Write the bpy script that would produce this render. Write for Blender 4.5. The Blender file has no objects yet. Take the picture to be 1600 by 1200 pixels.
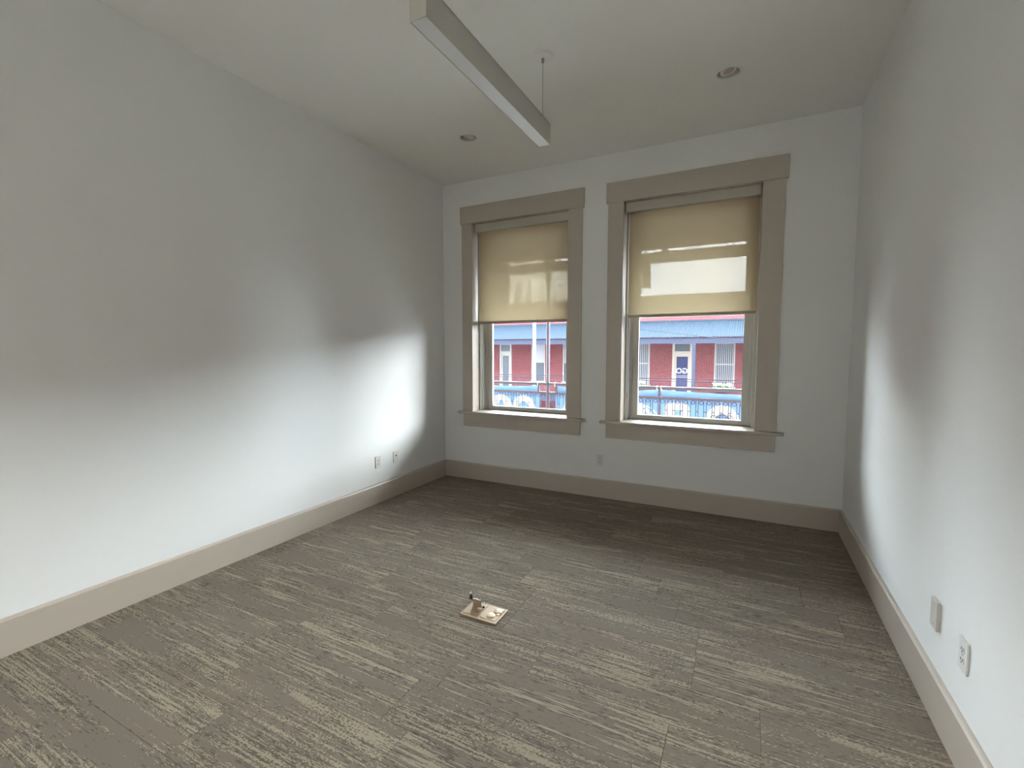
import bpy, bmesh, math, random
from mathutils import Vector, Matrix
R = math.radians
rnd = random.Random(7)
scene = bpy.context.scene
C = scene.collection

# ------------------------------------------------------------------ camera
cam_d = bpy.data.cameras.new('camera'); cam = bpy.data.objects.new('camera', cam_d); C.objects.link(cam)
cam_d.sensor_width = 36; cam_d.lens = 726.25 / 1600 * 36; cam_d.clip_start = .02; cam_d.clip_end = 400
cam.location = (0, 0, 1.5); cam.rotation_euler = (R(90 - 4.109), 0, R(26.885))
scene.camera = cam

# ------------------------------------------------------------------ sky, sun, exposure
SKY = 47.0
w = bpy.data.worlds.new('cloudy_sky'); scene.world = w; w.use_nodes = True
nt = w.node_tree; nt.nodes.clear()
def N(t, kind, **kw):
    n = t.nodes.new(kind)
    for k, v in kw.items():
        if k in n.inputs: n.inputs[k].default_value = v
        else: setattr(n, k, v)
    return n
tc = N(nt, 'ShaderNodeTexCoord'); mp = N(nt, 'ShaderNodeMapping'); mp.inputs['Scale'].default_value = (1, 1, 2.6)
no = N(nt, 'ShaderNodeTexNoise'); no.inputs['Scale'].default_value = 3.2; no.inputs['Detail'].default_value = 4
cr = N(nt, 'ShaderNodeValToRGB')
cr.color_ramp.elements[0].position = .35; cr.color_ramp.elements[0].color = (.70, .80, .93, 1)
cr.color_ramp.elements[1].position = .62; cr.color_ramp.elements[1].color = (.98, 1.0, 1.0, 1)
bg = N(nt, 'ShaderNodeBackground'); bg.inputs['Strength'].default_value = SKY
wo = N(nt, 'ShaderNodeOutputWorld')
nt.links.new(tc.outputs['Generated'], mp.inputs['Vector']); nt.links.new(mp.outputs[0], no.inputs['Vector'])
nt.links.new(no.outputs['Fac'], cr.inputs[0]); nt.links.new(cr.outputs[0], bg.inputs['Color']); nt.links.new(bg.outputs[0], wo.inputs[0])
vs = scene.view_settings
vs.view_transform = 'Standard'; vs.look = 'None'; vs.gamma = 1; vs.exposure = 0.27; vs.use_curve_mapping = False
scene.cycles.max_bounces = 7; scene.cycles.diffuse_bounces = 4; scene.cycles.transparent_max_bounces = 12
scene.cycles.caustics_reflective = False; scene.cycles.caustics_refractive = False

# ------------------------------------------------------------------ materials
def mat(name, col, rough=.6, metal=0, bump=None, bstr=.1, spec=.5, var=None):
    m = bpy.data.materials.new(name); m.use_nodes = True; t = m.node_tree; b = t.nodes['Principled BSDF']
    b.inputs['Base Color'].default_value = (*col, 1); b.inputs['Roughness'].default_value = rough
    b.inputs['Metallic'].default_value = metal; b.inputs['Specular IOR Level'].default_value = spec
    if bump or var:
        co = N(t, 'ShaderNodeTexCoord'); n = N(t, 'ShaderNodeTexNoise'); n.inputs['Scale'].default_value = bump or var[0]; n.inputs['Detail'].default_value = 1
        t.links.new(co.outputs['Object'], n.inputs['Vector'])
        if bump:
            bp = N(t, 'ShaderNodeBump'); bp.inputs['Strength'].default_value = bstr; bp.inputs['Distance'].default_value = .002
            t.links.new(n.outputs['Fac'], bp.inputs['Height']); t.links.new(bp.outputs[0], b.inputs['Normal'])
        if var:
            r = N(t, 'ShaderNodeValToRGB'); r.color_ramp.elements[0].position = .3; r.color_ramp.elements[1].position = .7
            r.color_ramp.elements[0].color = (*[c * var[1] for c in col], 1); r.color_ramp.elements[1].color = (*col, 1)
            t.links.new(n.outputs['Fac'], r.inputs[0]); t.links.new(r.outputs[0], b.inputs['Base Color'])
    return m

def brick_mat(name, c1, c2, mo, bw=.21, rh=.07):
    m = mat(name, c1, .9, spec=.1); t = m.node_tree; b = t.nodes['Principled BSDF']
    co = N(t, 'ShaderNodeTexCoord'); sp = N(t, 'ShaderNodeSeparateXYZ'); cb = N(t, 'ShaderNodeCombineXYZ')
    br = N(t, 'ShaderNodeTexBrick'); br.inputs['Color1'].default_value = (*c1, 1); br.inputs['Color2'].default_value = (*c2, 1); br.inputs['Mortar'].default_value = (*mo, 1)
    br.inputs['Scale'].default_value = 1; br.inputs['Brick Width'].default_value = bw; br.inputs['Row Height'].default_value = rh; br.inputs['Mortar Size'].default_value = .009
    t.links.new(co.outputs['Object'], sp.inputs[0]); t.links.new(sp.outputs[0], cb.inputs[0]); t.links.new(sp.outputs[2], cb.inputs[1])
    t.links.new(cb.outputs[0], br.inputs['Vector']); t.links.new(br.outputs['Color'], b.inputs['Base Color'])
    return m

def cloth_mat(name, col, open_, transl=.5, face=None):
    m = bpy.data.materials.new(name); m.use_nodes = True; t = m.node_tree; t.nodes.clear()
    d = N(t, 'ShaderNodeBsdfDiffuse'); d.inputs[0].default_value = (*(face or col), 1)
    tr = N(t, 'ShaderNodeBsdfTranslucent'); tr.inputs[0].default_value = (*col, 1)
    tp = N(t, 'ShaderNodeBsdfTransparent')
    m1 = N(t, 'ShaderNodeMixShader'); m1.inputs[0].default_value = transl
    m2 = N(t, 'ShaderNodeMixShader'); m2.inputs[0].default_value = open_
    o = N(t, 'ShaderNodeOutputMaterial')
    t.links.new(d.outputs[0], m1.inputs[1]); t.links.new(tr.outputs[0], m1.inputs[2])
    t.links.new(m1.outputs[0], m2.inputs[1]); t.links.new(tp.outputs[0], m2.inputs[2]); t.links.new(m2.outputs[0], o.inputs[0])
    return m

def glass_mat(name, tint=(.96, .98, .98)):
    m = bpy.data.materials.new(name); m.use_nodes = True; t = m.node_tree; t.nodes.clear()
    tp = N(t, 'ShaderNodeBsdfTransparent'); tp.inputs[0].default_value = (*tint, 1)
    g = N(t, 'ShaderNodeBsdfGlossy'); g.inputs['Roughness'].default_value = .02
    fr = N(t, 'ShaderNodeFresnel'); fr.inputs[0].default_value = 1.25
    mx = N(t, 'ShaderNodeMixShader'); o = N(t, 'ShaderNodeOutputMaterial')
    t.links.new(fr.outputs[0], mx.inputs[0]); t.links.new(tp.outputs[0], mx.inputs[1]); t.links.new(g.outputs[0], mx.inputs[2]); t.links.new(mx.outputs[0], o.inputs[0])
    return m

def carpet_mat():
    m = mat('carpet', (.2, .18, .16), 1.0, spec=.05); t = m.node_tree; b = t.nodes['Principled BSDF']; L = t.links.new
    co = N(t, 'ShaderNodeTexCoord'); oi = N(t, 'ShaderNodeObjectInfo')
    mul = N(t, 'ShaderNodeMath', operation='MULTIPLY'); mul.inputs[1].default_value = 37.0; L(oi.outputs['Random'], mul.inputs[0])
    cb = N(t, 'ShaderNodeCombineXYZ'); L(mul.outputs[0], cb.inputs[0]); L(mul.outputs[0], cb.inputs[1])
    add = N(t, 'ShaderNodeVectorMath', operation='ADD'); L(co.outputs['Object'], add.inputs[0]); L(cb.outputs[0], add.inputs[1])
    def noise(sx, sy, det=2.0, rough=.5, dist=0, src=add):
        mp = N(t, 'ShaderNodeMapping'); mp.inputs['Scale'].default_value = (sx, sy, 1)
        n = N(t, 'ShaderNodeTexNoise'); n.noise_dimensions = '2D'; n.inputs['Scale'].default_value = 1; n.inputs['Detail'].default_value = det; n.inputs['Roughness'].default_value = rough; n.inputs['Distortion'].default_value = dist
        L(src.outputs[0], mp.inputs[0]); L(mp.outputs[0], n.inputs['Vector']); return n.outputs['Fac']
    def math_(op, a, bb=None, c=None):
        n = N(t, 'ShaderNodeMath', operation=op)
        for i, v in enumerate((a, bb, c)):
            if v is None: continue
            if isinstance(v, (int, float)): n.inputs[i].default_value = v
            else: L(v, n.inputs[i])
        return n.outputs[0]
    def ramp(v, lo, hi):
        n = N(t, 'ShaderNodeMapRange'); n.inputs['From Min'].default_value = lo; n.inputs['From Max'].default_value = hi; n.clamp = True
        n.interpolation_type = 'SMOOTHSTEP'; L(v, n.inputs[0]); return n.outputs[0]
    def mix(f, a, c2):
        n = N(t, 'ShaderNodeMix', data_type='RGBA'); L(f, n.inputs[0])
        for i, v in ((6, a), (7, c2)):
            if isinstance(v, tuple): n.inputs[i].default_value = (*v, 1)
            else: L(v, n.inputs[i])
        return n.outputs[2]
    sn = N(t, 'ShaderNodeVectorMath', operation='SNAP'); sn.inputs[1].default_value = (.0085, .0034, 1); L(add.outputs[0], sn.inputs[0])   # single loops of yarn
    tuft = noise(118, 295, 0, src=sn)
    fleck = noise(420, 420, 1)
    patch = noise(.75, 6.5, 1)                     # plain and busy areas of a plank
    band = noise(1.3, 24, 1.5, src=sn)             # bands where streaks gather
    st = noise(3.2, 105, 2, .6, src=sn)            # the streaks themselves
    dn = noise(22, 150, 1, .5, src=sn)             # short dark dashes
    s0 = math_('ADD', math_('MULTIPLY', band, .55), math_('MULTIPLY', patch, .42))
    s = math_('ADD', math_('ADD', math_('MULTIPLY', st, .78), math_('ADD', s0, -.018)), math_('MULTIPLY', math_('SUBTRACT', tuft, .5), .38))
    light = ramp(s, .925, 1.0)
    s2 = math_('ADD', math_('ADD', math_('MULTIPLY', dn, .55), math_('MULTIPLY', s0, .7)), math_('MULTIPLY', st, -.12))
    dark = ramp(s2, .59, .645)
    base = mix(ramp(noise(.9, 4, 1), .35, .65), (.176, .147, .120), (.176, .159, .132))
    base = mix(ramp(fleck, .3, .7), base, (.225, .191, .155))
    base = mix(math_('MULTIPLY', dark, .7), base, (.10, .088, .072))
    colr = mix(math_('MULTIPLY', light, .85), base, (.365, .320, .238))
    hs = N(t, 'ShaderNodeHueSaturation'); hs.inputs['Hue'].default_value = .5
    L(colr, hs.inputs['Color']); vv = math_('ADD', math_('MULTIPLY', oi.outputs['Random'], .16), .92); L(vv, hs.inputs['Value'])
    L(hs.outputs[0], b.inputs['Base Color'])
    hh = math_('ADD', tuft, math_('MULTIPLY', fleck, .6))
    bp = N(t, 'ShaderNodeBump'); bp.inputs['Strength'].default_value = .55; bp.inputs['Distance'].default_value = .003; L(hh, bp.inputs['Height']); L(bp.outputs[0], b.inputs['Normal'])
    return m

HALL_FILL = 52.0  # strength of the fill panels added behind the camera
def glow(name, col, st):
    m = mat(name, col, .5); b_ = m.node_tree.nodes['Principled BSDF']; b_.inputs['Emission Color'].default_value = (*col, 1); b_.inputs['Emission Strength'].default_value = st
    return m
M = dict(
    wall=mat('wall_paint', (.86, .87, .86), .62, bump=260, bstr=.06, spec=.3),
    ceil=mat('ceiling_paint', (.90, .90, .875), .8, bump=200, bstr=.05, spec=.2),
    trim=mat('trim_paint', (.50, .445, .38), .38, bump=90, bstr=.03),
    vinyl=mat('window_frame_paint', (.60, .585, .54), .4, bump=120, bstr=.03),
    casette=mat('shade_fascia', (.50, .47, .40), .5, bump=150, bstr=.03),
    hem=mat('hem_bar', (.42, .36, .31), .5, bump=150, bstr=.03),
    shade=cloth_mat('shade_fabric', (.70, .58, .35), .0098, .172, (.32, .25, .16)),
    glass=glass_mat('window_glass'),
    carpet=carpet_mat(),
    sub=mat('subfloor', (.08, .07, .06), .9, bump=60),
    bouncefloor=mat('hall_bounce_floor', (.62, .60, .56), .5, bump=20, bstr=.05),  # floor of the added hall, pale to bounce light onto the ceiling
    plate=mat('outlet_plastic', (.76, .76, .735), .3, bump=300, bstr=.02),
    slot=mat('outlet_slot', (.03, .03, .03), .5, bump=300, bstr=.02),
    ivory=mat('blank_plate_plastic', (.66, .63, .60), .35, bump=300, bstr=.02),
    brass=mat('brass', (.36, .265, .17), .5, .35, bump=180, bstr=.06),
    brass2=mat('polished_brass', (.78, .62, .38), .4, .4, bump=180, bstr=.03),
    bronze=mat('dark_bronze', (.24, .19, .14), .6, .2, bump=180, bstr=.05),
    steel=mat('polished_steel', (.85, .85, .83), .25, 1.0, bump=200, bstr=.02),
    black=mat('black_plastic', (.02, .02, .02), .4, bump=200, bstr=.02),
    fixture=mat('light_housing', (.55, .54, .48), .5, bump=200, bstr=.02),
    lens=mat('frosted_lens', (.80, .82, .84), .35, bump=300, bstr=.02),
    white=mat('white_enamel', (.84, .84, .81), .4, bump=200, bstr=.02),
    cable=mat('steel_cable', (.35, .35, .33), .4, .8, bump=300, bstr=.1),
    lamp=mat('lamp_glass', (.62, .55, .52), .25, bump=100, bstr=.05),
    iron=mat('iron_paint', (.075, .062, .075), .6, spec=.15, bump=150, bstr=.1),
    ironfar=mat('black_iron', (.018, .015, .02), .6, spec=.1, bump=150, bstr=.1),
    letter=mat('white_lettering', (.36, .36, .39), .6, spec=.1, bump=150, bstr=.02),
    deck=mat('gallery_boards', (.52, .51, .48), .8, bump=20, bstr=.2, var=(6, .7)),
    soffit=mat('gallery_soffit', (.58, .55, .50), .8, bump=20, bstr=.1),
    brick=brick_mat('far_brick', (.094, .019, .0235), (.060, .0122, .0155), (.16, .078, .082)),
    brick2=brick_mat('own_brick', (.34, .32, .31), (.30, .285, .275), (.38, .36, .34)),
    awning=mat('blue_metal_roof', (.0148, .0225, .0320), .6, .0, spec=.02, bump=40, bstr=.05, var=(3, .8)),
    bluepaint=mat('slate_blue_paint', (.018, .021, .034), .6, spec=.05, bump=60, bstr=.05),
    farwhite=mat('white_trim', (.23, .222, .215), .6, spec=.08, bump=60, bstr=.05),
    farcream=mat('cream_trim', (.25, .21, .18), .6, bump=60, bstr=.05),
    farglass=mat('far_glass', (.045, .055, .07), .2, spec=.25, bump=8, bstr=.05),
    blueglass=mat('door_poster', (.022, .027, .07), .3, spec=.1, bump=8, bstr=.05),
    blind=mat('blind_slat', (.22, .22, .245), .6, spec=.08, bump=50, bstr=.05),
    cream=mat('cream_stucco', (.90, .84, .68), .9, bump=15, bstr=.2, var=(1.2, .9)),
    arch=mat('arched_glass', (.16, .145, .12), .4, bump=10, bstr=.05),
    pole=mat('pale_pole', (.15, .147, .138), .7, spec=.1, bump=25, bstr=.1, var=(5, .75)),
    asphalt=mat('asphalt', (.10, .10, .105), .9, bump=40, bstr=.3, var=(2, .8)),
    concrete=mat('concrete', (.26, .255, .245), .9, bump=30, bstr=.2, var=(2, .85)),
    banner=cloth_mat('banner_blue', (.27, .45, .76), 0.0, .020, (.15, .26, .44)),
    bprint=cloth_mat('banner_white', (.93, .91, .88), 0.0, .03, (.45, .44, .42)),
    fill_glow=glow('fill_glow', (1, .98, .95), HALL_FILL),  # emission of the added fill panels
    rope=mat('white_rope', (.8, .8, .8), .8, bump=200, bstr=.2),
    leaf=mat('leaf', (.10, .18, .06), .6, bump=40, bstr=.2),
    flower=mat('white_petals', (.85, .82, .82), .6, bump=40, bstr=.2),
)

# ------------------------------------------------------------------ builders
base_of = {}
class B:
    """collects shapes in world coordinates, links them as ONE mesh object"""
    def __init__(s): s.bm = bmesh.new()
    def box(s, x0, x1, y0, y1, z0, z1, bev=0, mi=0):
        vs = [s.bm.verts.new((x, y, z)) for x in (x0, x1) for y in (y0, y1) for z in (z0, z1)]
        fs = [s.bm.faces.new([vs[i] for i in f]) for f in ((0, 1, 3, 2), (4, 6, 7, 5), (0, 4, 5, 1), (2, 3, 7, 6), (0, 2, 6, 4), (1, 5, 7, 3))]
        for f in fs: f.material_index = mi
        if bev:
            es = list({e for f in fs for e in f.edges})
            bmesh.ops.bevel(s.bm, geom=es, offset=bev, segments=2, profile=.6, affect='EDGES')
        return s
    def prism(s, pts, axis, a, b):
        """closed outline pts (2-d) pushed from a to b along axis"""
        def P(p, t): return {0: (t, p[0], p[1]), 1: (p[0], t, p[1]), 2: (p[0], p[1], t)}[axis]
        A = [s.bm.verts.new(P(p, a)) for p in pts]; Bv = [s.bm.verts.new(P(p, b)) for p in pts]
        s.bm.faces.new(A); s.bm.faces.new(Bv[::-1])
        for i in range(len(pts)):
            j = (i + 1) % len(pts); s.bm.faces.new((A[i], Bv[i], Bv[j], A[j]))
        return s
    def tube(s, pts, r, seg=8, cap=True):
        pts = [Vector(p) for p in pts]; rings = []
        up = None
        for i, p in enumerate(pts):
            d = (pts[min(i + 1, len(pts) - 1)] - pts[max(i - 1, 0)]).normalized()
            if up is None: up = d.orthogonal().normalized()
            up = (up - d * up.dot(d)).normalized(); sd = d.cross(up)
            rr = r[i] if isinstance(r, (list, tuple)) else r
            rings.append([s.bm.verts.new(p + (up * math.cos(a) + sd * math.sin(a)) * rr) for a in [2 * math.pi * k / seg for k in range(seg)]])
        for a, b in zip(rings, rings[1:]):
            for k in range(seg): s.bm.faces.new((a[k], a[(k + 1) % seg], b[(k + 1) % seg], b[k]))
        if cap: s.bm.faces.new(rings[0][::-1]); s.bm.faces.new(rings[-1])
        return s
    def lathe(s, prof, c, seg=32, axis=2, close=False):
        """profile (radius, height) spun about the vertical (or x/y) through c"""
        rings = []
        for r, h in prof:
            ring = []
            for k in range(seg):
                a = 2 * math.pi * k / seg; u, v = r * math.cos(a), r * math.sin(a)
                ring.append(s.bm.verts.new({2: (c[0] + u, c[1] + v, c[2] + h), 1: (c[0] + u, c[1] + h, c[2] + v), 0: (c[0] + h, c[1] + u, c[2] + v)}[axis]))
            rings.append(ring)
        if close: rings.append(rings[0])
        for a, b in zip(rings, rings[1:]):
            for k in range(seg): s.bm.faces.new((a[k], a[(k + 1) % seg], b[(k + 1) % seg], b[k]))
        if not close:
            s.bm.faces.new(rings[0][::-1]); s.bm.faces.new(rings[-1])
        return s
    def ball(s, c, r, sub=1, sc=(1, 1, 1)):
        g = bmesh.ops.create_icosphere(s.bm, subdivisions=sub, radius=r)
        for v in g['verts']: v.co = Vector((v.co.x * sc[0], v.co.y * sc[1], v.co.z * sc[2])) + Vector(c)
        return s
    def rot(s, ang, axis, piv):
        bmesh.ops.rotate(s.bm, verts=s.bm.verts, cent=Vector(piv), matrix=Matrix.Rotation(ang, 3, axis)); return s
    def done(s, name, m, parent=None, smooth=False):
        bmesh.ops.recalc_face_normals(s.bm, faces=s.bm.faces)
        me = bpy.data.meshes.new(name)
        if parent is not None: org = base_of[parent.name]
        else:
            xs = [v.co for v in s.bm.verts]
            org = Vector(((min(v.x for v in xs) + max(v.x for v in xs)) / 2, (min(v.y for v in xs) + max(v.y for v in xs)) / 2, min(v.z for v in xs)))
        bmesh.ops.translate(s.bm, verts=s.bm.verts, vec=-org)
        if smooth:
            for f in s.bm.faces: f.smooth = True
            for e in s.bm.edges:
                if len(e.link_faces) == 2 and e.calc_face_angle(0) > R(40): e.smooth = False
        s.bm.to_mesh(me); s.bm.free()
        for k in (m if isinstance(m, (list, tuple)) else [m]): me.materials.append(M[k])
        o = bpy.data.objects.new(name, me); C.objects.link(o)
        if parent is not None: o.parent = parent
        else: o.location = org
        base_of[o.name] = org.copy()
        return o
def thing(name, loc, label=None, cat=None, group=None, kind=None):
    o = bpy.data.objects.new(name, None); C.objects.link(o); o.location = loc; o.empty_display_size = .1
    base_of[o.name] = Vector(loc); return tag(o, label, cat, group, kind)
def tag(o, label=None, cat=None, group=None, kind=None):
    if label: o['label'] = label
    if cat: o['category'] = cat
    if group: o['group'] = group
    if kind: o['kind'] = kind
    return o
def struct(o, label): return tag(o, label, kind='structure')

# ------------------------------------------------------------------ room dimensions
XL, XR, D, H, YB = -3.225, .7325, 4.583, 3.40, -1.5
DO = 4.93                                     # outer face of the window wall
HEAD, SILL = 2.93, .797
WIN = [(-2.822, -1.674), (-1.110, .068)]      # clear openings between the casings

# floor: subfloor slab and carpet planks
fl = struct(B().box(XL - .2, XR + .2, YB - .2, DO, -.30, -.008).done('floor', 'sub'), 'floor laid with streaked taupe carpet planks')
PW, PL, GAP = .25, .96, .0012
offs = {0: -2.85, 1: -2.11, 2: -2.25, 5: -2.10, 6: -.185, 7: -2.24}
cache = {}
for ri in range(-11, 15):
    ya, yb = 1.115 - .25 + .25 * ri, 1.115 + .25 * ri
    ya, yb = max(ya, YB), min(yb, D)
    if yb - ya < .02: continue
    off = offs.get(ri, rnd.uniform(-2.9, -2.0))
    x = off - PL * math.ceil((off - XL) / PL)
    while x < XR:
        xa, xb = max(x, XL), min(x + PL, XR)
        x += PL
        if xb - xa < .01: continue
        key = (round(xb - xa, 3), round(yb - ya, 3))
        if key not in cache:
            b = B(); hx, hy = (xb - xa) / 2 - GAP / 2, (yb - ya) / 2 - GAP / 2
            b.box(-hx, hx, -hy, hy, -.008, 0, bev=.0012)
            me = bpy.data.meshes.new('carpet_plank'); bmesh.ops.recalc_face_normals(b.bm, faces=b.bm.faces); b.bm.to_mesh(me); b.bm.free(); me.materials.append(M['carpet']); cache[key] = me
        o = bpy.data.objects.new('carpet_plank', cache[key]); C.objects.link(o); o.parent = fl
        o.location = Vector(((xa + xb) / 2, (ya + yb) / 2, 0)) - base_of[fl.name]

# ceiling with two square openings for the downlights
DL = [(-2.295, 3.66), (-.182, 3.64)]
hs = .11
xs = sorted(DL); y0h, y1h = 3.5, 3.8
cb = B()
cb.box(XL - .2, XR + .2, YB - .2, y0h, H, H + .12).box(XL - .2, XR + .2, y1h, DO, H, H + .12)
xa = XL - .2
for (cx, cy) in xs:
    cb.box(xa, cx - hs, y0h, y1h, H, H + .12); cb.box(cx - hs, cx + hs, y0h, cy - hs, H, H + .12); cb.box(cx - hs, cx + hs, cy + hs, y1h, H, H + .12); xa = cx + hs
    for k in range(32):
        q = []
        for a, o_ in ((k, 0), (k + 1, 0), (k + 1, 1), (k, 1)):
            c_, s_ = math.cos(2 * math.pi * a / 32), math.sin(2 * math.pi * a / 32); f_ = hs / max(abs(c_), abs(s_)) if o_ else .072
            q.append((cx + c_ * f_, cy + s_ * f_))
        cb.prism(q, 2, H, H + .12)
cb.box(xa, XR + .2, y0h, y1h, H, H + .12)
cb.box(XL - .2, XR + .2, YB - .2, DO, H + .12, H + .45)
struct(cb.done('ceiling', 'ceil'), 'flat white painted ceiling')
struct(B().box(XL - .2, XL, YB - .2, D, -.0, H).done('wall_left', 'wall'), 'white left wall catching the window light')
struct(B().box(XR, XR + .2, YB - .2, D, -.0, H).done('wall_right', 'wall'), 'white right wall')
# wide opening and invented hall behind the camera, added to fill the room with light
OX0, OX1, OH = -2.75, .35, 2.45
struct(B().box(XL, OX0, YB - .2, YB, 0, H).box(OX1, XR, YB - .2, YB, 0, H).box(OX0, OX1, YB - .2, YB, OH, H).done('wall_rear', 'wall'), 'white wall behind the camera with a wide opening added for fill light')
HX0, HX1, HY0, HH = -4.6, 2.4, -5.6, 3.0
struct(B().box(HX0, HX1, HY0, YB - .2, -.3, 0).done('floor_fill_hall', 'bouncefloor'), 'pale floor of the added hall behind the camera, bouncing fill light')
struct(B().box(HX0 - .1, HX1 + .1, HY0 - .1, YB - .2, HH, HH + .3).done('ceiling_fill_hall', 'ceil'), 'ceiling of the added hall behind the camera, holding the fill panels')
struct(B().box(HX0 - .1, HX0, HY0, YB - .2, 0, HH).box(HX1, HX1 + .1, HY0, YB - .2, 0, HH).box(HX0 - .1, HX1 + .1, HY0 - .1, HY0, 0, HH).box(HX0, XL, YB - .2, YB - .1, 0, HH).box(XR, HX1, YB - .2, YB - .1, 0, HH).done('wall_fill_hall', 'wall'), 'white walls of the added fill light hall behind the camera')
for i_, (hx, hy) in enumerate(((-3.6, -2.75), (-2.4, -2.75), (-1.2, -2.75), (0, -2.75))):
    t = thing('fill_light_panel', (hx, hy, HH - .03), 'added square fill light panel in the invented hall behind the camera, ' + ('leftmost of the four', 'second from the left', 'third from the left', 'rightmost of the four')[i_], 'ceiling light', 'added fill light panels')  # unseen fill light, added to brighten the room
    B().box(hx - .31, hx + .31, hy - .31, hy - .29, HH - .03, HH).box(hx - .31, hx + .31, hy + .29, hy + .31, HH - .03, HH).box(hx - .31, hx - .29, hy - .29, hy + .29, HH - .03, HH).box(hx + .29, hx + .31, hy - .29, hy + .29, HH - .03, HH).done('frame', 'white', t)
    B().box(hx - .29, hx + .29, hy - .29, hy + .29, HH - .022, HH - .015).done('diffuser', 'fill_glow', t)
def pierced(x0, x1, y0, y1, z0, z1, grow):
    b = B(); xa = x0
    for (a, c) in WIN:
        b.box(xa, a - grow, y0, y1, z0, z1); b.box(a - grow, c + grow, y0, y1, z0, SILL - .03); b.box(a - grow, c + grow, y0, y1, HEAD + grow, z1); xa = c + grow
    b.box(xa, x1, y0, y1, z0, z1); return b
struct(pierced(XL - .2, XR + .2, D, D + .17, -.0, H, .02).done('wall_back', 'wall'), 'white wall with the two windows')
struct(pierced(-30, 26, D + .17, DO, -5.6, 13.5, .01).done('wall_facade', 'brick2'), 'outer brick face of the window wall, heightened out of view to shade the street')  # unseen upper storeys raised to keep sky light off the far wall
struct(B().box(-30, 26, -8, D + .17, 12.6, 13.0).box(-30, -29.6, -8, D + .17, -5.6, 12.6).box(25.6, 26, -8, D + .17, -5.6, 12.6).box(-30, 26, -8, -7.6, -5.6, 12.6).done('building_shell', 'brick2'), 'unseen rest of the brick building that holds the room, heightened with the facade')  # unseen mass closed off at the raised shading height

# baseboards with an eased, sloping top edge
BH, BT = .188, .02
prof = [(0, 0), (BT, 0), (BT, BH - .012), (BT - .006, BH - .003), (.006, BH), (0, BH)]
struct(B().prism([(XL + a, z) for a, z in prof], 1, YB + BT, D - BT).done('baseboard_left', 'trim'), 'tall taupe baseboard of the left wall')
struct(B().prism([(XR - a, z) for a, z in prof], 1, YB + BT, D - BT).done('baseboard_right', 'trim'), 'tall taupe baseboard of the right wall')
struct(B().prism([(D - a, z) for a, z in prof], 0, XL, XR).done('baseboard_back', 'trim'), 'tall taupe baseboard under the windows')
struct(B().prism([(YB + a, z) for a, z in prof], 0, XL, OX0).prism([(YB + a, z) for a, z in prof], 0, OX1, XR).done('baseboard_rear', 'trim'), 'tall taupe baseboard behind the camera')

# ------------------------------------------------------------------ windows
def window(i, x0, x1, ol, orr, label):
    t = thing('window_%d' % i, ((x0 + x1) / 2, D, SILL), label, kind='structure')
    cd = D - .02
    B().box(ol, x0, cd, D, SILL, HEAD, bev=.0025).done('side_casing', 'trim', t)
    B().box(x1, orr, cd, D, SILL, HEAD, bev=.0025).done('side_casing', 'trim', t)
    B().box(ol - .018, orr + .018, D - .027, D, HEAD, HEAD + .19, bev=.003).done('head_casing', 'trim', t)
    B().box(ol - .055, orr + .06, D - .052, D, SILL - .027, SILL, bev=.006).box(x0, x1, D - .01, D + .255, SILL - .027, SILL).done('sill_board', 'trim', t)
    B().box(ol + .004, orr - .004, D - .018, D, SILL - .027 - .147, SILL - .027, bev=.0025).done('apron', 'trim', t)
    yj = D + .13
    for a, c in ((x0 - .02, x0), (x1, x1 + .02)): B().box(a, c, D, yj, SILL, HEAD + .02).done('side_jamb', 'trim', t)
    B().box(x0, x1, D, yj, HEAD, HEAD + .02).done('head_jamb', 'trim', t)
    # stepped window frame
    f1, f2 = .03, .055
    for s, x in ((1, x0), (-1, x1)):
        a, c = sorted((x - s * .01, x + s * f1)); a2, c2 = sorted((x - s * .01, x + s * f2)); a3, c3 = sorted((x - s * .01, x + s * .018))
        B().box(a3, c3, yj, DO - .01, SILL, HEAD).box(a, c, yj + .025, DO - .01, SILL, HEAD, bev=.003).box(a2, c2, yj + .10, DO - .02, SILL, HEAD, bev=.002).done('frame_jamb', 'vinyl', t)
    B().box(x0, x1, yj, DO - .01, HEAD - .03, HEAD, bev=.003).done('frame_head', 'vinyl', t)
    B().box(x0, x1, D + .255, DO, SILL - .03, SILL - .002).done('frame_sill', 'vinyl', t)
    # sashes
    mid = 1.855; g0, g1 = x0 + f2, x1 - f2
    def sash(z0, z1, ya, yb, bot, top, st=.055):
        b = B().box(g0, g0 + st, ya, yb, z0, z1, bev=.003).box(g1 - st, g1, ya, yb, z0, z1, bev=.003)
        b.box(g0 + st, g1 - st, ya, yb, z0, z0 + bot, bev=.003).box(g0 + st, g1 - st, ya, yb, z1 - top, z1, bev=.003)
        o = b.done('sash', 'vinyl', t)
        ym = (ya + yb) / 2
        B().box(g0 + st - .008, g1 - st + .008, ym - .003, ym + .003, z0 + bot - .008, z1 - top + .008).done('glass_pane', 'glass', o)
    sash(SILL, mid + .02, D + .248, D + .285, .047, .035)
    sash(mid - .02, HEAD - .03, D + .292, D + .327, .035, .05)
    return t
window(1, WIN[0][0], WIN[0][1], -2.957, -1.526, 'left double-hung window with taupe casing near the room corner')
window(2, WIN[1][0], WIN[1][1], -1.262, .235, 'right double-hung window with taupe casing near the right wall')

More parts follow.
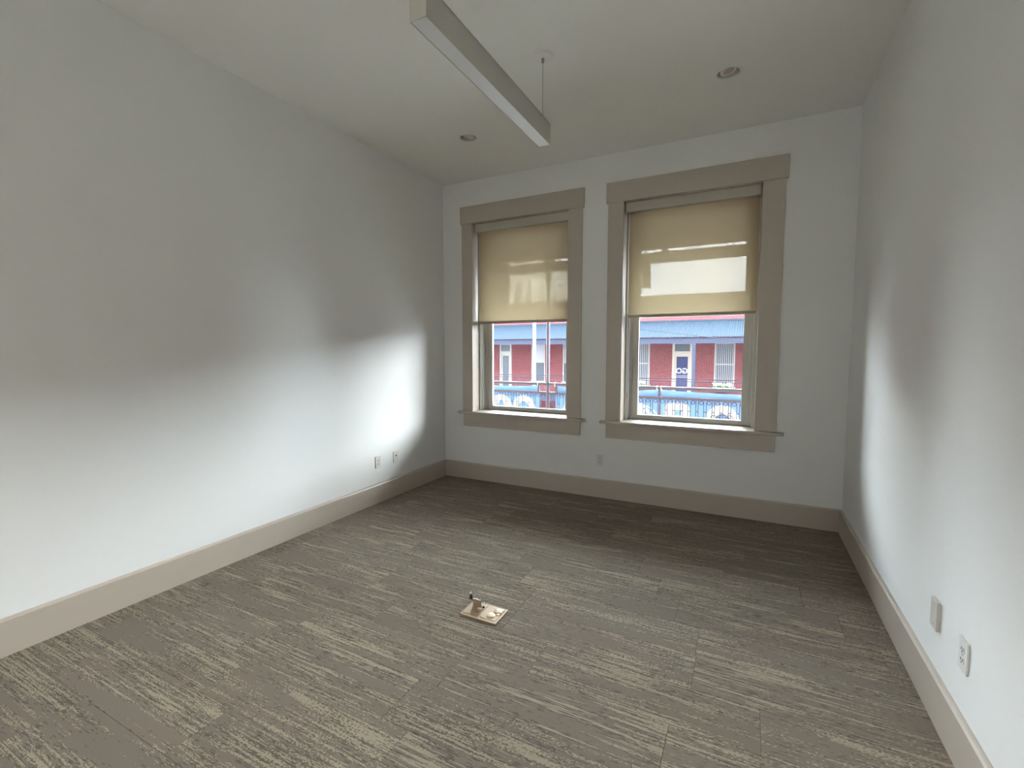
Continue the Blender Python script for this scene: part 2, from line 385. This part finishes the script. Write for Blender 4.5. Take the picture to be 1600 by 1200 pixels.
def shade(x0, x1, zb, label):
    t = thing('roller_shade', ((x0 + x1) / 2, D + .07, zb), label, 'window shade', 'roller shades half lowered in the windows')
    B().box(x0 + .008, x1 - .008, D + .035, D + .115, HEAD - .092, HEAD - .002, bev=.004).done('fascia', 'casette', t)
    fx0, fx1 = x0 + .038, x1 - .018
    b = B(); n = 24; ys = D + .082
    vs0 = None
    for i in range(n + 1):
        x = fx0 + (fx1 - fx0) * i / n; yy = ys + .0015 * math.sin(i * .9)
        v = (b.bm.verts.new((x, yy, zb + .02)), b.bm.verts.new((x, ys, HEAD - .085)))
        if vs0: b.bm.faces.new((vs0[0], v[0], v[1], vs0[1]))
        vs0 = v
    b.done('shade_fabric', 'shade', t)
    B().box(fx0, fx1, ys - .008, ys + .008, zb, zb + .026, bev=.005).done('hem_bar', 'hem', t)
    for x in (x0 + .012, x1 - .012): B().box(x - .01, x + .01, D + .05, D + .105, HEAD - .09, HEAD - .02, bev=.003).done('end_bracket', 'casette', t)
    # beaded chain beside the jamb
    xc = x0 + .022
    B().tube([(xc, D + .075, HEAD - .09), (xc, D + .073, 2.2), (xc, D + .07, 1.75), (xc, D + .072, 1.72), (xc, D + .078, 1.75), (xc, D + .083, 2.2), (xc, D + .085, HEAD - .09)], .0022, 6).done('chain', 'cable', t)
    return t
shade(*WIN[0], 1.806, 'beige roller shade lowered halfway in the left window')
shade(*WIN[1], 1.826, 'beige roller shade lowered halfway in the right window')

# ------------------------------------------------------------------ wall plates (built facing -y at the origin, then turned)
def plate(kind, pos, rz, label, group, cat='outlet'):
    t = thing({'duplex': 'wall_outlet', 'data': 'data_outlet', 'blank': 'blank_wall_plate'}[kind], (0, 0, 0), label, cat, group)
    W_, H_, T_ = .072, .118, .007 if kind != 'blank' else .012
    B().box(-W_ / 2, W_ / 2, -T_, 0, -H_ / 2, H_ / 2, bev=.0025).done('cover_plate', 'ivory' if kind == 'blank' else 'plate', t)
    if kind == 'duplex':
        for s in (-1, 1):
            zc = s * .0195
            pts = [(.0165 * math.cos(a), zc + max(-.0125, min(.0125, .0165 * math.sin(a)))) for a in [2 * math.pi * k / 24 for k in range(24)]]
            r = B().prism(pts, 1, -T_ - .002, -T_ + .001).done('receptacle', 'plate', t)
            sb = B().box(-.0085, -.0055, -T_ - .0028, -T_, zc - .003, zc + .008).box(.0055, .0085, -T_ - .0028, -T_, zc - .002, zc + .008)
            sb.lathe([(.003, -.0028), (.003, 0)], (0, -T_, zc - .0075), 12, axis=1)
            sb.done('slot', 'slot', r)
        B().lathe([(.003, -.0015), (.003, 0)], (0, -T_, 0), 12, axis=1).done('screw', 'steel', t)
    elif kind == 'data':
        B().box(-.0165, .0165, -T_ - .0015, -T_ + .001, -.033, .033, bev=.001).done('insert', 'plate', t)
        B().box(-.009, .007, -T_ - .0025, -T_, .006, .022).done('jack', 'slot', t)
        B().box(-.009, .007, -T_ - .0022, -T_, -.02, -.006, bev=.0006).done('jack_cover', 'ivory', t)
    else:
        for s in (-1, 1): B().lathe([(.0032, -.0012), (.0032, 0)], (0, -T_, s * .042), 12, axis=1).done('screw', 'ivory', t)
    t.location = pos; t.rotation_euler = (0, 0, rz)
    return t
plate('duplex', (XL, 3.434, .403), R(90), 'white duplex outlet on the left wall, farther from the corner', 'wall plates')
plate('data', (XL, 3.692, .404), R(90), 'white data jack plate on the left wall, nearer the corner', 'wall plates', 'data jack')
plate('duplex', (-1.314, D, .386), 0, 'white duplex outlet on the back wall between the two windows', 'wall plates')
plate('blank', (XR, 2.446, .413), R(-90), 'blank pinkish cover plate on the right wall', 'wall plates', 'wall plate')
plate('duplex', (XR, 2.166, .404), R(-90), 'white duplex outlet on the right wall beside the blank plate', 'wall plates')

# ------------------------------------------------------------------ linear pendant light
lx0, lx1, ly0, ly1, lz0, lz1 = -1.2845, -1.2005, 1.603, 2.926, 2.845, 2.977
t = thing('linear_pendant_light', ((lx0 + lx1) / 2, (ly0 + ly1) / 2, lz0), 'long grey linear pendant light hung from the ceiling on thin cables, unlit', 'ceiling light')
B().box(lx0, lx0 + .004, ly0, ly1, lz0, lz1).box(lx1 - .004, lx1, ly0, ly1, lz0, lz1).box(lx0, lx1, ly0, ly1, lz1 - .004, lz1).done('housing', 'fixture', t)
for ya in (ly0, ly1 - .004): B().box(lx0 + .004, lx1 - .004, ya, ya + .004, lz0, lz1 - .004).done('end_cap', 'fixture', t)
B().box(lx0 + .004, lx1 - .004, ly0 + .004, ly1 - .004, lz0 + .002, lz0 + .006).done('diffuser', 'lens', t)
for yc in (ly1 - .035, ly0 + .035):
    xc = (lx0 + lx1) / 2
    cpy = B().lathe([(.064, 0), (.064, -.014), (.058, -.02), (.012, -.022)], (xc, yc, H), 40).done('ceiling_canopy', 'white', t, smooth=True)
    B().lathe([(.009, 0), (.009, -.02), (.005, -.028)], (xc, yc, H - .022), 16).done('cable_grip', 'cable', cpy, smooth=True)
    B().tube([(xc, yc, H - .03), (xc, yc, lz1 + .02)], .0016, 6).done('suspension_cable', 'cable', t)
    g = B().lathe([(.006, 0), (.006, .018), (.003, .026)], (xc, yc, lz1), 14).done('gripper', 'cable', t, smooth=True)
    B().tube([(xc, yc, lz1 + .012), (xc - .003, yc - .012, lz1 + .02), (xc - .004, yc - .03, lz1 + .004)], .0014, 6).done('cable_tail', 'cable', g)

# ------------------------------------------------------------------ recessed downlights
def downlight(cx, cy, label, tilt):
    t = thing('recessed_downlight', (cx, cy, H), label, 'downlight', 'recessed ceiling downlights')
    B().lathe([(.069, .004), (.071, -.005), (.084, -.005), (.089, 0), (.080, .0005)], (cx, cy, H - .0005), 48, close=True).done('trim_ring', 'white', t, smooth=True)
    B().lathe([(.0695, .0), (.062, .022), (.061, .06), (.064, .06), (.0715, .01)], (cx, cy, H), 40, close=True).done('reflector', 'fixture', t, smooth=True)
    b = B().lathe([(.052, .0), (.054, .006), (.054, .022), (.03, .032)], (cx, cy, H + .010), 32)
    b.rot(R(tilt), 'Y', (cx, cy, H + .012)); lampo = b.done('gimbal_lamp', 'white', t, smooth=True)
    b = B().lathe([(.036, -.0015), (.036, .002)], (cx, cy, H + .010), 32); b.rot(R(tilt), 'Y', (cx, cy, H + .012)); b.done('lamp_lens', 'lamp', lampo, smooth=True)
    B().lathe([(.071, .07), (.071, .076)], (cx, cy, H), 32).done('can_top', 'fixture', t)
downlight(*DL[0], 'recessed round downlight left of the pendant light', 12)
downlight(*DL[1], 'recessed round downlight right of the pendant light', -14)

# ------------------------------------------------------------------ brass floor box
fx0, fx1, fy0, fy1 = -1.417, -1.184, 2.136, 2.291
t = thing('floor_box', ((fx0 + fx1) / 2, (fy0 + fy1) / 2, 0), 'brass floor outlet box with one lid standing open in the carpet', 'floor outlet')
fm = (fx0 + fx1) / 2
B().box(fx0, fx1, fy0, fy1, 0, .009, bev=.003).done('cover_plate', 'brass', t)
for (a, c) in ((fx0 + .014, fm - .008), (fm + .008, fx1 - .014)):
    p_ = B().box(a, c, fy0 + .016, fy1 - .016, .008, .0115, bev=.0015).done('gang_panel', 'brass', t)
    for (sx, sy) in ((a + .008, fy0 + .024), (c - .008, fy1 - .024)): B().lathe([(.004, 0), (.004, .0015), (.001, .002)], (sx, sy, .0112), 12).done('screw', 'brass2', p_)
for (cx, cy) in ((-1.226, 2.243), (-1.243, 2.190)):
    cp = B().lathe([(.0245, 0), (.0245, .004), (.021, .0062), (.003, .0066)], (cx, cy, .0112), 32).done('round_cap', 'brass2', t, smooth=True)
    B().box(cx - .012, cx + .012, cy - .0012, cy + .0012, .0176, .0184).done('cap_slot', 'bronze', cp)
B().lathe([(.010, 0), (.010, .003), (.004, .004)], (-1.213, 2.215, .0112), 16).done('key_hole', 'brass2', t, smooth=True)
B().box(-1.347, -1.317, 2.188, 2.222, .011, .017, bev=.002).done('receptacle_face', 'bronze', t)
B().box(-1.343, -1.321, 2.204, 2.220, .0165, .022, bev=.002).done('receptacle_block', 'brass2', t)
lid = B().box(-1.392, -1.336, 2.240, 2.244, .011, .050, bev=.001).done('open_lid', 'brass', t)
B().box(-1.392, -1.334, 2.239, 2.245, .049, .053).box(-1.3375, -1.334, 2.239, 2.245, .012, .053).done('lid_rim', 'steel', lid)
B().tube([(-1.392, 2.245, .012), (-1.334, 2.245, .012)], .0035, 10).done('hinge', 'bronze', lid)
B().lathe([(.006, 0), (.006, .008), (.003, .01)], (-1.322, 2.243, .0112), 12).done('latch_knob', 'black', t, smooth=True)
t = thing('loose_cord_plug', (-1.452, 2.315, 0), 'tiny black and white plug standing on the carpet behind the brass floor box', 'plug')
B().lathe([(.009, 0), (.010, .012), (.006, .024), (.004, .03)], (-1.452, 2.315, 0), 16).done('plug_body', 'black', t, smooth=True)
B().lathe([(.006, .0), (.006, .010), (.002, .013)], (-1.455, 2.315, .028), 14).done('plug_tip', 'plate', t, smooth=True)

# ------------------------------------------------------------------ street below
struct(B().box(-60, 40, 4, 70, -6.1, -5.6).done('street', 'asphalt'), 'asphalt street between the buildings')
struct(B().box(-40, 30, DO, 8.2, -5.6, -5.45).done('sidewalk_near', 'concrete'), 'concrete sidewalk on this side')
struct(B().box(-40, 30, 23.4, 27, -5.6, -5.45).done('sidewalk_far', 'concrete'), 'concrete sidewalk across the street')

# ------------------------------------------------------------------ own gallery outside the windows
YN = 7.1; GX0, GX1 = -5.4, 2.2
dk = struct(B().box(GX0 - 2, GX1 + 2, DO, 7.25, -.30, -.16).done('gallery_deck', 'deck'), 'boarded deck of the gallery outside the windows')
rf = struct(B().prism([(DO, 3.42), (7.3, 3.02), (7.3, 3.10), (DO, 3.52)], 0, GX0 - 2, GX1 + 2).done('gallery_roof', 'soffit'), 'sloping roof of the gallery outside the windows')
g = thing('gallery_frame', (-2.935, YN, -.16), 'slim dark iron column and beam of the gallery outside the left window', 'gallery')
B().box(GX0 - 2, GX1 + 2, YN - .05, YN + .05, 2.775, 2.922, bev=.004).done('lower_beam', 'soffit', g)
B().box(GX0 - 2, GX1 + 2, YN - .06, YN + .06, 2.978, 3.06).done('upper_beam', 'soffit', g)
B().lathe([(.055, 0), (.055, .05), (.036, .07), (.030, .12), (.030, 2.78), (.036, 2.80), (.052, 2.86), (.052, 2.935)], (-2.935, YN, -.16), 20).done('column', 'iron', g, smooth=True)
B().box(-2.985, -2.845, YN - .05, YN + .05, 2.90, 2.99).done('column_cap', 'soffit', g)
B().prism([(-2.985, 2.918), (-2.985, 2.982), (-3.06, 2.982)], 1, YN - .05, YN + .05).done('bracket', 'soffit', g)
B().prism([(-1.13, 2.918), (-1.05, 2.918), (-1.09, 2.982), (-1.19, 2.982)], 1, YN - .05, YN + .05).done('brace', 'soffit', g)
B().box(-1.395, -1.385, YN - .03, YN + .03, 2.915, 2.985).done('spacer', 'soffit', g)
hsn = thing('hanging_sign_board', (-1.50, YN, 2.42), 'blank board hung under the gallery beam outside the right window', 'sign board')
B().box(-1.72, -1.315, YN - .025, YN + .025, 2.42, 2.765, bev=.004).done('board', 'soffit', hsn)
for x in (-1.66, -1.38): B().tube([(x, YN, 2.76), (x, YN, 2.78)], .006, 8).done('hanger', 'iron', hsn)

# railing: two top rails, bottom rail, straight and scrolled bars
rl = thing('iron_railing', (-1.6, YN, -.16), 'dark iron railing with scrolled bars along the gallery edge', 'railing')
B().box(GX0, GX1, YN - .025, YN + .025, .928, .972, bev=.006).done('top_rail', 'iron', rl)
B().box(GX0, GX1, YN - .02, YN + .02, .785, .822, bev=.005).done('middle_rail', 'iron', rl)
B().box(GX0, GX1, YN - .02, YN + .02, -.06, -.025, bev=.005).done('bottom_rail', 'iron', rl)
for x in (-5.0, -3.10, -2.78, -1.155, .55, 1.9): B().box(x - .014, x + .014, YN - .014, YN + .014, .80, .95).done('rail_stub', 'iron', rl)
for x in (-5.2, -2.1, .9): B().box(x - .014, x + .014, YN - .014, YN + .014, -.16, -.04).done('foot', 'iron', rl)
def sweep_mesh(name, pts, r):
    b = B(); b.tube(pts, r, 6); me = bpy.data.meshes.new(name); bmesh.ops.recalc_face_normals(b.bm, faces=b.bm.faces); b.bm.to_mesh(me); b.bm.free(); me.materials.append(M['iron'])
    for p in me.polygons: p.use_smooth = True
    return me
def hook(s):
    pts = [(0, 0, -.04), (0, 0, .4), (0, 0, .748)]
    rr = .029
    for k in range(1, 15):
        a = math.pi - k * R(28); q = rr * (1 - .045 * max(0, k - 6))
        pts.append((s * (rr + q * math.cos(a)), 0, .752 + q * math.sin(a)))
    return pts
m_st = sweep_mesh('railing_bar', [(0, 0, -.04), (0, 0, .8)], .0055)
m_hl = sweep_mesh('scroll_bar', hook(-1), .005); m_hr = sweep_mesh('scroll_bar', hook(1), .005)
bb = B().box(-.02, .02, -.006, .006, .62, .632); m_col = bpy.data.meshes.new('collar'); bb.bm.to_mesh(m_col); bb.bm.free(); m_col.materials.append(M['iron'])
def put(me, x, name):
    o = bpy.data.objects.new(name, me); C.objects.link(o); o.parent = rl; o.location = Vector((x, YN, 0)) - base_of[rl.name]
k = -19
while True:
    xh = -1.37 + .212 * k; k += 1
    if xh > GX1 - .2: break
    if xh < GX0 + .05: continue
    if abs(xh + 2.935) > .07: put(m_hl, xh - .018, 'scroll_bar'); put(m_hr, xh + .018, 'scroll_bar'); put(m_col, xh, 'collar')
    xs_ = xh + .106
    if abs(xs_ + 2.935) > .06: put(m_st, xs_ - .016, 'railing_bar'); put(m_st, xs_ + .016, 'railing_bar'); put(m_col, xs_, 'collar')
def ringpts(cx, cz, r, n=20): return [(cx + r * math.cos(2 * math.pi * i / n), YN - .008, cz + r * math.sin(2 * math.pi * i / n)) for i in range(n + 1)]
b = B()
for (cx, cz, r) in ((-.29, .515, .095), (-.405, .545, .042), (-.29, .555, .045), (-.20, .55, .045), (-.345, .54, .03), (-.235, .535, .03)): b.tube(ringpts(cx, cz, r), .005, 6, cap=False)
b.done('scroll_medallion', 'iron', rl, smooth=True)

# banners tied outside the railing: cloth grid, the print is a second material on the same cloth
def ell(x, z, cx, cz, rx, rz): return ((x - cx) / rx) ** 2 + ((z - cz) / rz) ** 2 < 1
def rbox(x, z, x0, x1, z0, z1, r):
    dx = max(x0 + r - x, x - x1 + r, 0); dz = max(z0 + r - z, z - z1 + r, 0); return dx * dx + dz * dz < r * r
def ring(cx, rx, irx, top=.745, it=.63, cz=.42):
    return lambda x, z: ell(x, z, cx, cz, rx, top - cz) and not ell(x, z, cx, cz, irx, it - cz)
def letterB(x, z): return rbox(x, z, -1.085, -.735, .10, .735, .09) and not rbox(x, z, -.925, -.845, .555, .63, .008) and not rbox(x, z, -.925, -.845, .25, .42, .008)
def letterS(x, z): return (ell(x, z, -1.62, .42, .40, .30) and not ell(x, z, -1.56, .40, .30, .255)) or (ell(x, z, -1.50, .44, .35, .26) and not ell(x, z, -1.50, .44, .335, .243)) or rbox(x, z, -1.62, -1.375, .2, .70, .05)
def banner(x0, x1, tests, label):
    t_name = 'vinyl_banner'
    z0, z1 = .02, .925; st = .0075
    nx, nz = int((x1 - x0) / st), int((z1 - z0) / st)
    vs_, fs_, mi_ = [], [], []
    for j in range(nz + 1):
        z = z0 + (z1 - z0) * j / nz; top = max(0, (z - .80) / .125)
        for i in range(nx + 1):
            u = i / nx; x = x0 + (x1 - x0) * u
            sag = .035 * math.sin(math.pi * u) ** .6 * top if 0 < u < 1 else 0
            yy = .012 * top * math.sin(9 * x + 14 * z) + .01 * top * math.sin(23 * x - 20 * z)
            vs_.append((x, yy + .045, z - sag))
    for j in range(nz):
        for i in range(nx):
            a = j * (nx + 1) + i; fs_.append((a, a + 1, a + nx + 2, a + nx + 1))
            xc_, zc_ = x0 + (x1 - x0) * (i + .5) / nx, z0 + (z1 - z0) * (j + .5) / nz
            mi_.append(1 if any(f(xc_, zc_) for f in tests) else 0)
    org = Vector(((x0 + x1) / 2, YN, z0))
    me = bpy.data.meshes.new(t_name); me.from_pydata([(a - org.x, b_, c - org.z) for a, b_, c in vs_], [], fs_)
    me.materials.append(M['banner']); me.materials.append(M['bprint']); me.polygons.foreach_set('material_index', mi_); me.polygons.foreach_set('use_smooth', [True] * len(mi_)); me.update()
    o = bpy.data.objects.new(t_name, me); C.objects.link(o); o.location = org; base_of[o.name] = org
    tag(o, label, 'banner', 'banners tied along the gallery railing')
    for xx in (x0 + .012, x1 - .012):
        B().tube([(xx + .0 , YN + .036, .915), (xx + .004, YN + .034, .955), (xx, YN, .98), (xx - .004, YN - .03, .96), (xx, YN - .028, .925), (xx, YN + .03, .905)], .004, 6).done('rope_tie', 'rope', o)
    return o
banner(-4.75, -3.095, [ring(-3.84, .245, .10), ring(-3.40, .235, .135, .75, .64), ring(-4.45, .24, .11)], 'blue banner with white round letters outside the left window, left of the column')
banner(-2.815, -1.172, [ring(-2.50, .20, .10, .775, .63), letterS, lambda x, z: rbox(x, z, -2.2, -2.08, .1, .73, .02)], 'blue banner running from the iron column to the right window')
banner(-1.138, 1.2, [letterB, ring(-.30, .23, .105, .735, .60, .46), ring(.30, .22, .10), lambda x, z: rbox(x, z, .65, .78, .1, .73, .02)], 'blue banner with large white letters across the right window')

# ------------------------------------------------------------------ pale street pole
t = thing('street_pole', (-6.725, 15, -5.6), 'tall pale pole standing in the street outside the left window', 'pole')
B().lathe([(.10, 0), (.10, .5), (.075, .6), (.058, 5.5), (.05, 8.6)], (-6.725, 15, -5.6), 20).done('shaft', 'pole', t, smooth=True)
B().lathe([(.064, 0), (.064, .05)], (-6.725, 15, .42), 20).done('band', 'steel', t, smooth=True)
B().lathe([(.064, 0), (.064, .05)], (-6.725, 15, .62), 20).done('band', 'steel', t, smooth=True)
B().lathe([(.062, 0), (.062, .03), (.02, .07)], (-6.725, 15, 3.0), 20).done('cap', 'pole', t, smooth=True)
wp = [(x, 14.8, 2.17 - .135 * (x + 3.09) - .0) for x in [-9 + .5 * i for i in range(30)]]
tag(B().tube(wp, .009, 6).done('overhead_wire', 'ironfar'), 'thin overhead wire sloping across the blue roof in the right window', 'wire')

# ------------------------------------------------------------------ brick building across the street
YW, YG, DK = 27.0, 24.5, -1.10
FX0, FX1 = -26.0, 24.0
bd = thing('brick_building', (-6, YW, -5.6), 'red brick building with white framed windows across the street', 'building')
holes = []   # (x0, x1, z0, z1)
doors = [(-14.62, -13.72, 'farwhite'), (-3.75, -2.70, 'farcream'), (-21.6, -20.6, 'farwhite'), (4.4, 5.4, 'farwhite')]
wins = [(-12.32, -11.36, 'plain'), (-10.19, -9.24, 'plain'), (-6.0, -4.95, 'blind'), (-1.60, -.60, 'blind'), (1.2, 2.2, 'blind'), (7.4, 8.4, 'blind'), (13.0, 14.0, 'plain'), (-17.6, -16.6, 'plain')]
ZT, ZB = 1.93, -.42
for (a, c, _) in doors: holes.append((a, c, DK, 1.93))
for (a, c, _) in wins: holes.append((a, c, ZB, ZT))
holes.sort()
b = B(); xa = FX0
for (a, c, z0, z1) in holes:
    b.box(xa, a, YW, YW + .3, -5.6, 4.45); b.box(a, c, YW, YW + .3, -5.6, z0); b.box(a, c, YW, YW + .3, z1, 4.45); xa = c
b.box(xa, FX1, YW, YW + .3, -5.6, 4.45)
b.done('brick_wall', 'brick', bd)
B().box(FX0, FX1, YW + .3, YW + 8, -5.6, 4.2).done('rear_mass', 'brick', bd)
B().box(FX0, FX1, YW - .08, YW + .4, 4.45, 4.56, bev=.01).done('coping', 'farcream', bd)
B().box(FX0, FX1, YW - .05, YW, 3.62, 3.72).done('brick_course', 'brick', bd)
b = B()
for i in range(int((FX1 - FX0) / .2)): b.box(FX0 + .2 * i, FX0 + .2 * i + .1, YW - .05, YW, 3.27, 3.34)
tag(b.done('dentil_course', 'brick', bd), kind='stuff')
for (a, c, m_) in doors:
    zt = 1.93; f = .13
    d = B().box(a, a + f, YW + .02, YW + .14, DK, zt).box(c - f, c, YW + .02, YW + .14, DK, zt).box(a + f, c - f, YW + .02, YW + .14, zt - .07, zt).box(a + f, c - f, YW + .02, YW + .14, 1.30, 1.46)
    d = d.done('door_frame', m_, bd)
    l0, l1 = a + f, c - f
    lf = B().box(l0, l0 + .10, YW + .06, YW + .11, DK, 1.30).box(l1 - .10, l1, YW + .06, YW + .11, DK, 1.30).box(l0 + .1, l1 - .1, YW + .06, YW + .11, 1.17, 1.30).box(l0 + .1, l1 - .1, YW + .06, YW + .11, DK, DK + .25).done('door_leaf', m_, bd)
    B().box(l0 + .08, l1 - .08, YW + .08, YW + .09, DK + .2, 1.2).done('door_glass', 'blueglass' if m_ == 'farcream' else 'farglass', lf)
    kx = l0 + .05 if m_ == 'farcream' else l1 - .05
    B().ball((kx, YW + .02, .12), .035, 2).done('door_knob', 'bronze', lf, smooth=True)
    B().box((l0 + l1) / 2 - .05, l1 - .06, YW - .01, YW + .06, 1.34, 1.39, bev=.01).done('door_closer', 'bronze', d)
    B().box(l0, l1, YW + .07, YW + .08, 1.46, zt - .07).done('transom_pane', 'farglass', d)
    if m_ == 'farcream':
        cu = bpy.data.curves.new('GO', 'FONT'); cu.body = 'GO'; cu.align_x = 'CENTER'; cu.size = .40; cu.extrude = .002; cu.offset = .009
        to = bpy.data.objects.new('tmp', cu); C.objects.link(to); bpy.context.view_layer.update()
        me = bpy.data.meshes.new_from_object(to.evaluated_get(bpy.context.evaluated_depsgraph_get())); bpy.data.objects.remove(to)
        ctr = Vector(((l0 + l1) / 2 - .01, YW + .072, .255)) - base_of[bd.name]
        me.transform(Matrix.Translation(ctr) @ Matrix.Rotation(R(90), 4, 'X') @ Matrix.Scale(-1, 4, (1, 0, 0))); me.flip_normals()
        me.materials.clear(); me.materials.append(M['letter']); me.name = 'door_lettering'
        lo = bpy.data.objects.new('door_lettering', me); C.objects.link(lo); lo.parent = lf; lo['label'] = 'white mirrored letters GO'
        b = B()
        for zz in (.10, .02, -.10): b.box(l0 + .12, l1 - .12, YW + .072, YW + .078, zz, zz + .03)
        b.done('printed_line', 'blind', lf)
for (a, c, kind) in wins:
    f = .075
    wf = B().box(a, a + f, YW + .02, YW + .14, ZB, ZT).box(c - f, c, YW + .02, YW + .14, ZB, ZT).box(a + f, c - f, YW + .02, YW + .14, ZT - .07, ZT).box(a - .05, c + .05, YW - .06, YW + .14, ZB - .06, ZB).box(a + f, c - f, YW + .04, YW + .12, .74, .80)
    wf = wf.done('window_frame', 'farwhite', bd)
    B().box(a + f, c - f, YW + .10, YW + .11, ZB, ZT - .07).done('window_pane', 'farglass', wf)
    if kind == 'blind':
        b = B(); n = 9
        for i in range(n):
            x = a + f + (c - a - 2 * f) * (i + .5) / n; b.box(x - .018, x + .018, YW + .07, YW + .085, ZB, ZT - .08)
        b.done('vertical_blind', 'blind', wf)
    else:
        B().box(a + f, c - f, YW + .085, YW + .095, .80, ZT - .07).done('drawn_blind', 'blind', wf)

# gallery of the brick building
fg = thing('porch_gallery', (-6, YG, -5.6), 'blue corrugated metal roof on posts over the gallery across the street', 'gallery')
per = .106; sl0, sl1 = (YW, 3.08), (YG - .12, 2.165)
b = B(); nper = int((FX1 - FX0) / per); prev = None
for i in range(nper * 8 + 1):
    x = FX0 + per * i / 8; hh = .024 * math.cos(2 * math.pi * i / 8)
    v = (b.bm.verts.new((x, sl0[0], sl0[1] + hh)), b.bm.verts.new((x, sl1[0], sl1[1] + hh)))
    if prev: b.bm.faces.new((prev[0], v[0], v[1], prev[1]))
    prev = v
b.done('corrugated_roof', 'awning', fg, smooth=True)
B().box(FX0, FX1, YW - .05, YW, 3.07, 3.16).done('ridge_flashing', 'awning', fg)
B().box(FX0, FX1, YG - .06, YG + .06, 1.85, 2.13).done('fascia_beam', 'bluepaint', fg)
B().box(FX0, FX1, YG - .2, YW, DK - .25, DK).done('deck', 'bluepaint', fg)
for x in (-24.5, -19.0, -13.6 - 3.2, -7.6 - .35, -2.38, 3.2, 8.8, 14.4, 20.0):
    if abs(x + 7.95) < .01: continue
    B().box(x - .08, x + .08, YG - .08, YG + .08, DK, 1.86, bev=.01).done('post', 'bluepaint', fg)
    B().box(x - .1, x + .1, YG - .1, YG + .1, -5.45, DK - .25).done('lower_post', 'bluepaint', fg)
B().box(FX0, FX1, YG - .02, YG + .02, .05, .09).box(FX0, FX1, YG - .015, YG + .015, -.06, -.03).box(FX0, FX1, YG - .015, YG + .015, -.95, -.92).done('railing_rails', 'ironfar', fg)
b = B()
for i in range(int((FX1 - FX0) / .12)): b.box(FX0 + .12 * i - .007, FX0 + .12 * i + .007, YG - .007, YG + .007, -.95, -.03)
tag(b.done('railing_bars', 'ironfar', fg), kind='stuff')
def planter(x, y, z, n, label, seed):
    r = random.Random(seed); t = thing('flower_planter', (x, y, z), label, 'planter')
    B().prism([(y - .1, z), (y + .1, z), (y + .13, z + .18), (y - .13, z + .18)], 0, x - .05 * n, x + .05 * n).done('trough', 'concrete', t)
    b = B()
    for i in range(n * 5): b.ball((x + r.uniform(-.05, .05) * n, y + r.uniform(-.1, .1), z + .2 + r.uniform(0, .12)), r.uniform(.04, .07), 1, (1, 1, .7))
    b.done('foliage', 'leaf', t, smooth=True)
    b = B()
    for i in range(n * 6): b.ball((x + r.uniform(-.05, .05) * n, y - .05 + r.uniform(-.1, .1), z + .28 + r.uniform(0, .14)), r.uniform(.03, .055), 1)
    tag(b.done('blossoms', 'flower', t, smooth=True), kind='stuff')
planter(-1.15, YW - .35, -.62, 9, 'planter of white flowers under the rightmost far window', 3)
planter(-5.4, YW - .35, -.62, 6, 'planter of white flowers under the far window beside the cream door', 4)
for (x, lab) in ((-1.15, 'dark plant stand holding the flower planter at the rightmost far window'), (-5.4, 'dark plant stand holding the flower planter beside the cream door')):
    t = thing('plant_stand', (x, YW - .35, DK), lab, 'stand')
    B().box(x - .4, x + .4, YW - .5, YW - .2, -.65, -.62).done('shelf', 'iron', t)
    for sx in (-.36, .36):
        for sy in (-.46, -.24): B().box(x + sx - .015, x + sx + .015, YW + sy - .015, YW + sy + .015, DK, -.65).done('leg', 'iron', t)
t = thing('globe_lantern', (-10.98, YG, .09), 'small white globe lantern on the far gallery rail outside the left window', 'lantern')
B().lathe([(.05, 0), (.03, .03), (.03, .05)], (-10.98, YG, .09), 16).done('base', 'iron', t, smooth=True)
B().ball((-10.98, YG, .09 + .12), .085, 3).done('globe', 'flower', t, smooth=True)

# ------------------------------------------------------------------ cream building with arched windows, farther down
cx = -18.0
cbld = thing('cream_building', (cx - 6, 44, -5.6), 'tall cream building with arched windows behind the brick building', 'building')
B().box(cx - 12, cx, 28 + 7.1, 62, -5.6, 10.3).box(cx - 12, cx, 27.4 + 7.7, 28 + 7.1, -5.6, 10.3).done('stucco_wall', 'cream', cbld)
B().box(cx - 12.2, cx + .25, 35.0, 62.2, 10.3, 10.55).done('cornice', 'cream', cbld)
for yc in (36.6, 38.73, 41.75, 45.07, 48.14, 51.4, 54.6):
    pts = [(yc - .62, 3.0), (yc + .62, 3.0)] + [(yc + .62 * math.cos(a), 6.68 + .62 * math.sin(a)) for a in [math.pi * k / 16 for k in range(17)]]
    wv = B().prism(pts, 0, cx - .1, cx + .02).done('arched_window', 'arch', cbld)
    pts2 = [(yc + .78 * math.cos(a), 6.68 + .78 * math.sin(a)) for a in [math.pi * k / 16 for k in range(17)]] + [(yc + .62 * math.cos(a), 6.68 + .62 * math.sin(a)) for a in [math.pi * k / 16 for k in range(16, -1, -1)]]
    B().prism(pts2, 0, cx - .1, cx + .1).done('arch_surround', 'cream', wv)
    B().box(cx, cx + .05, yc - .03, yc + .03, 3.0, 7.25).done('mullion', 'cream', wv)
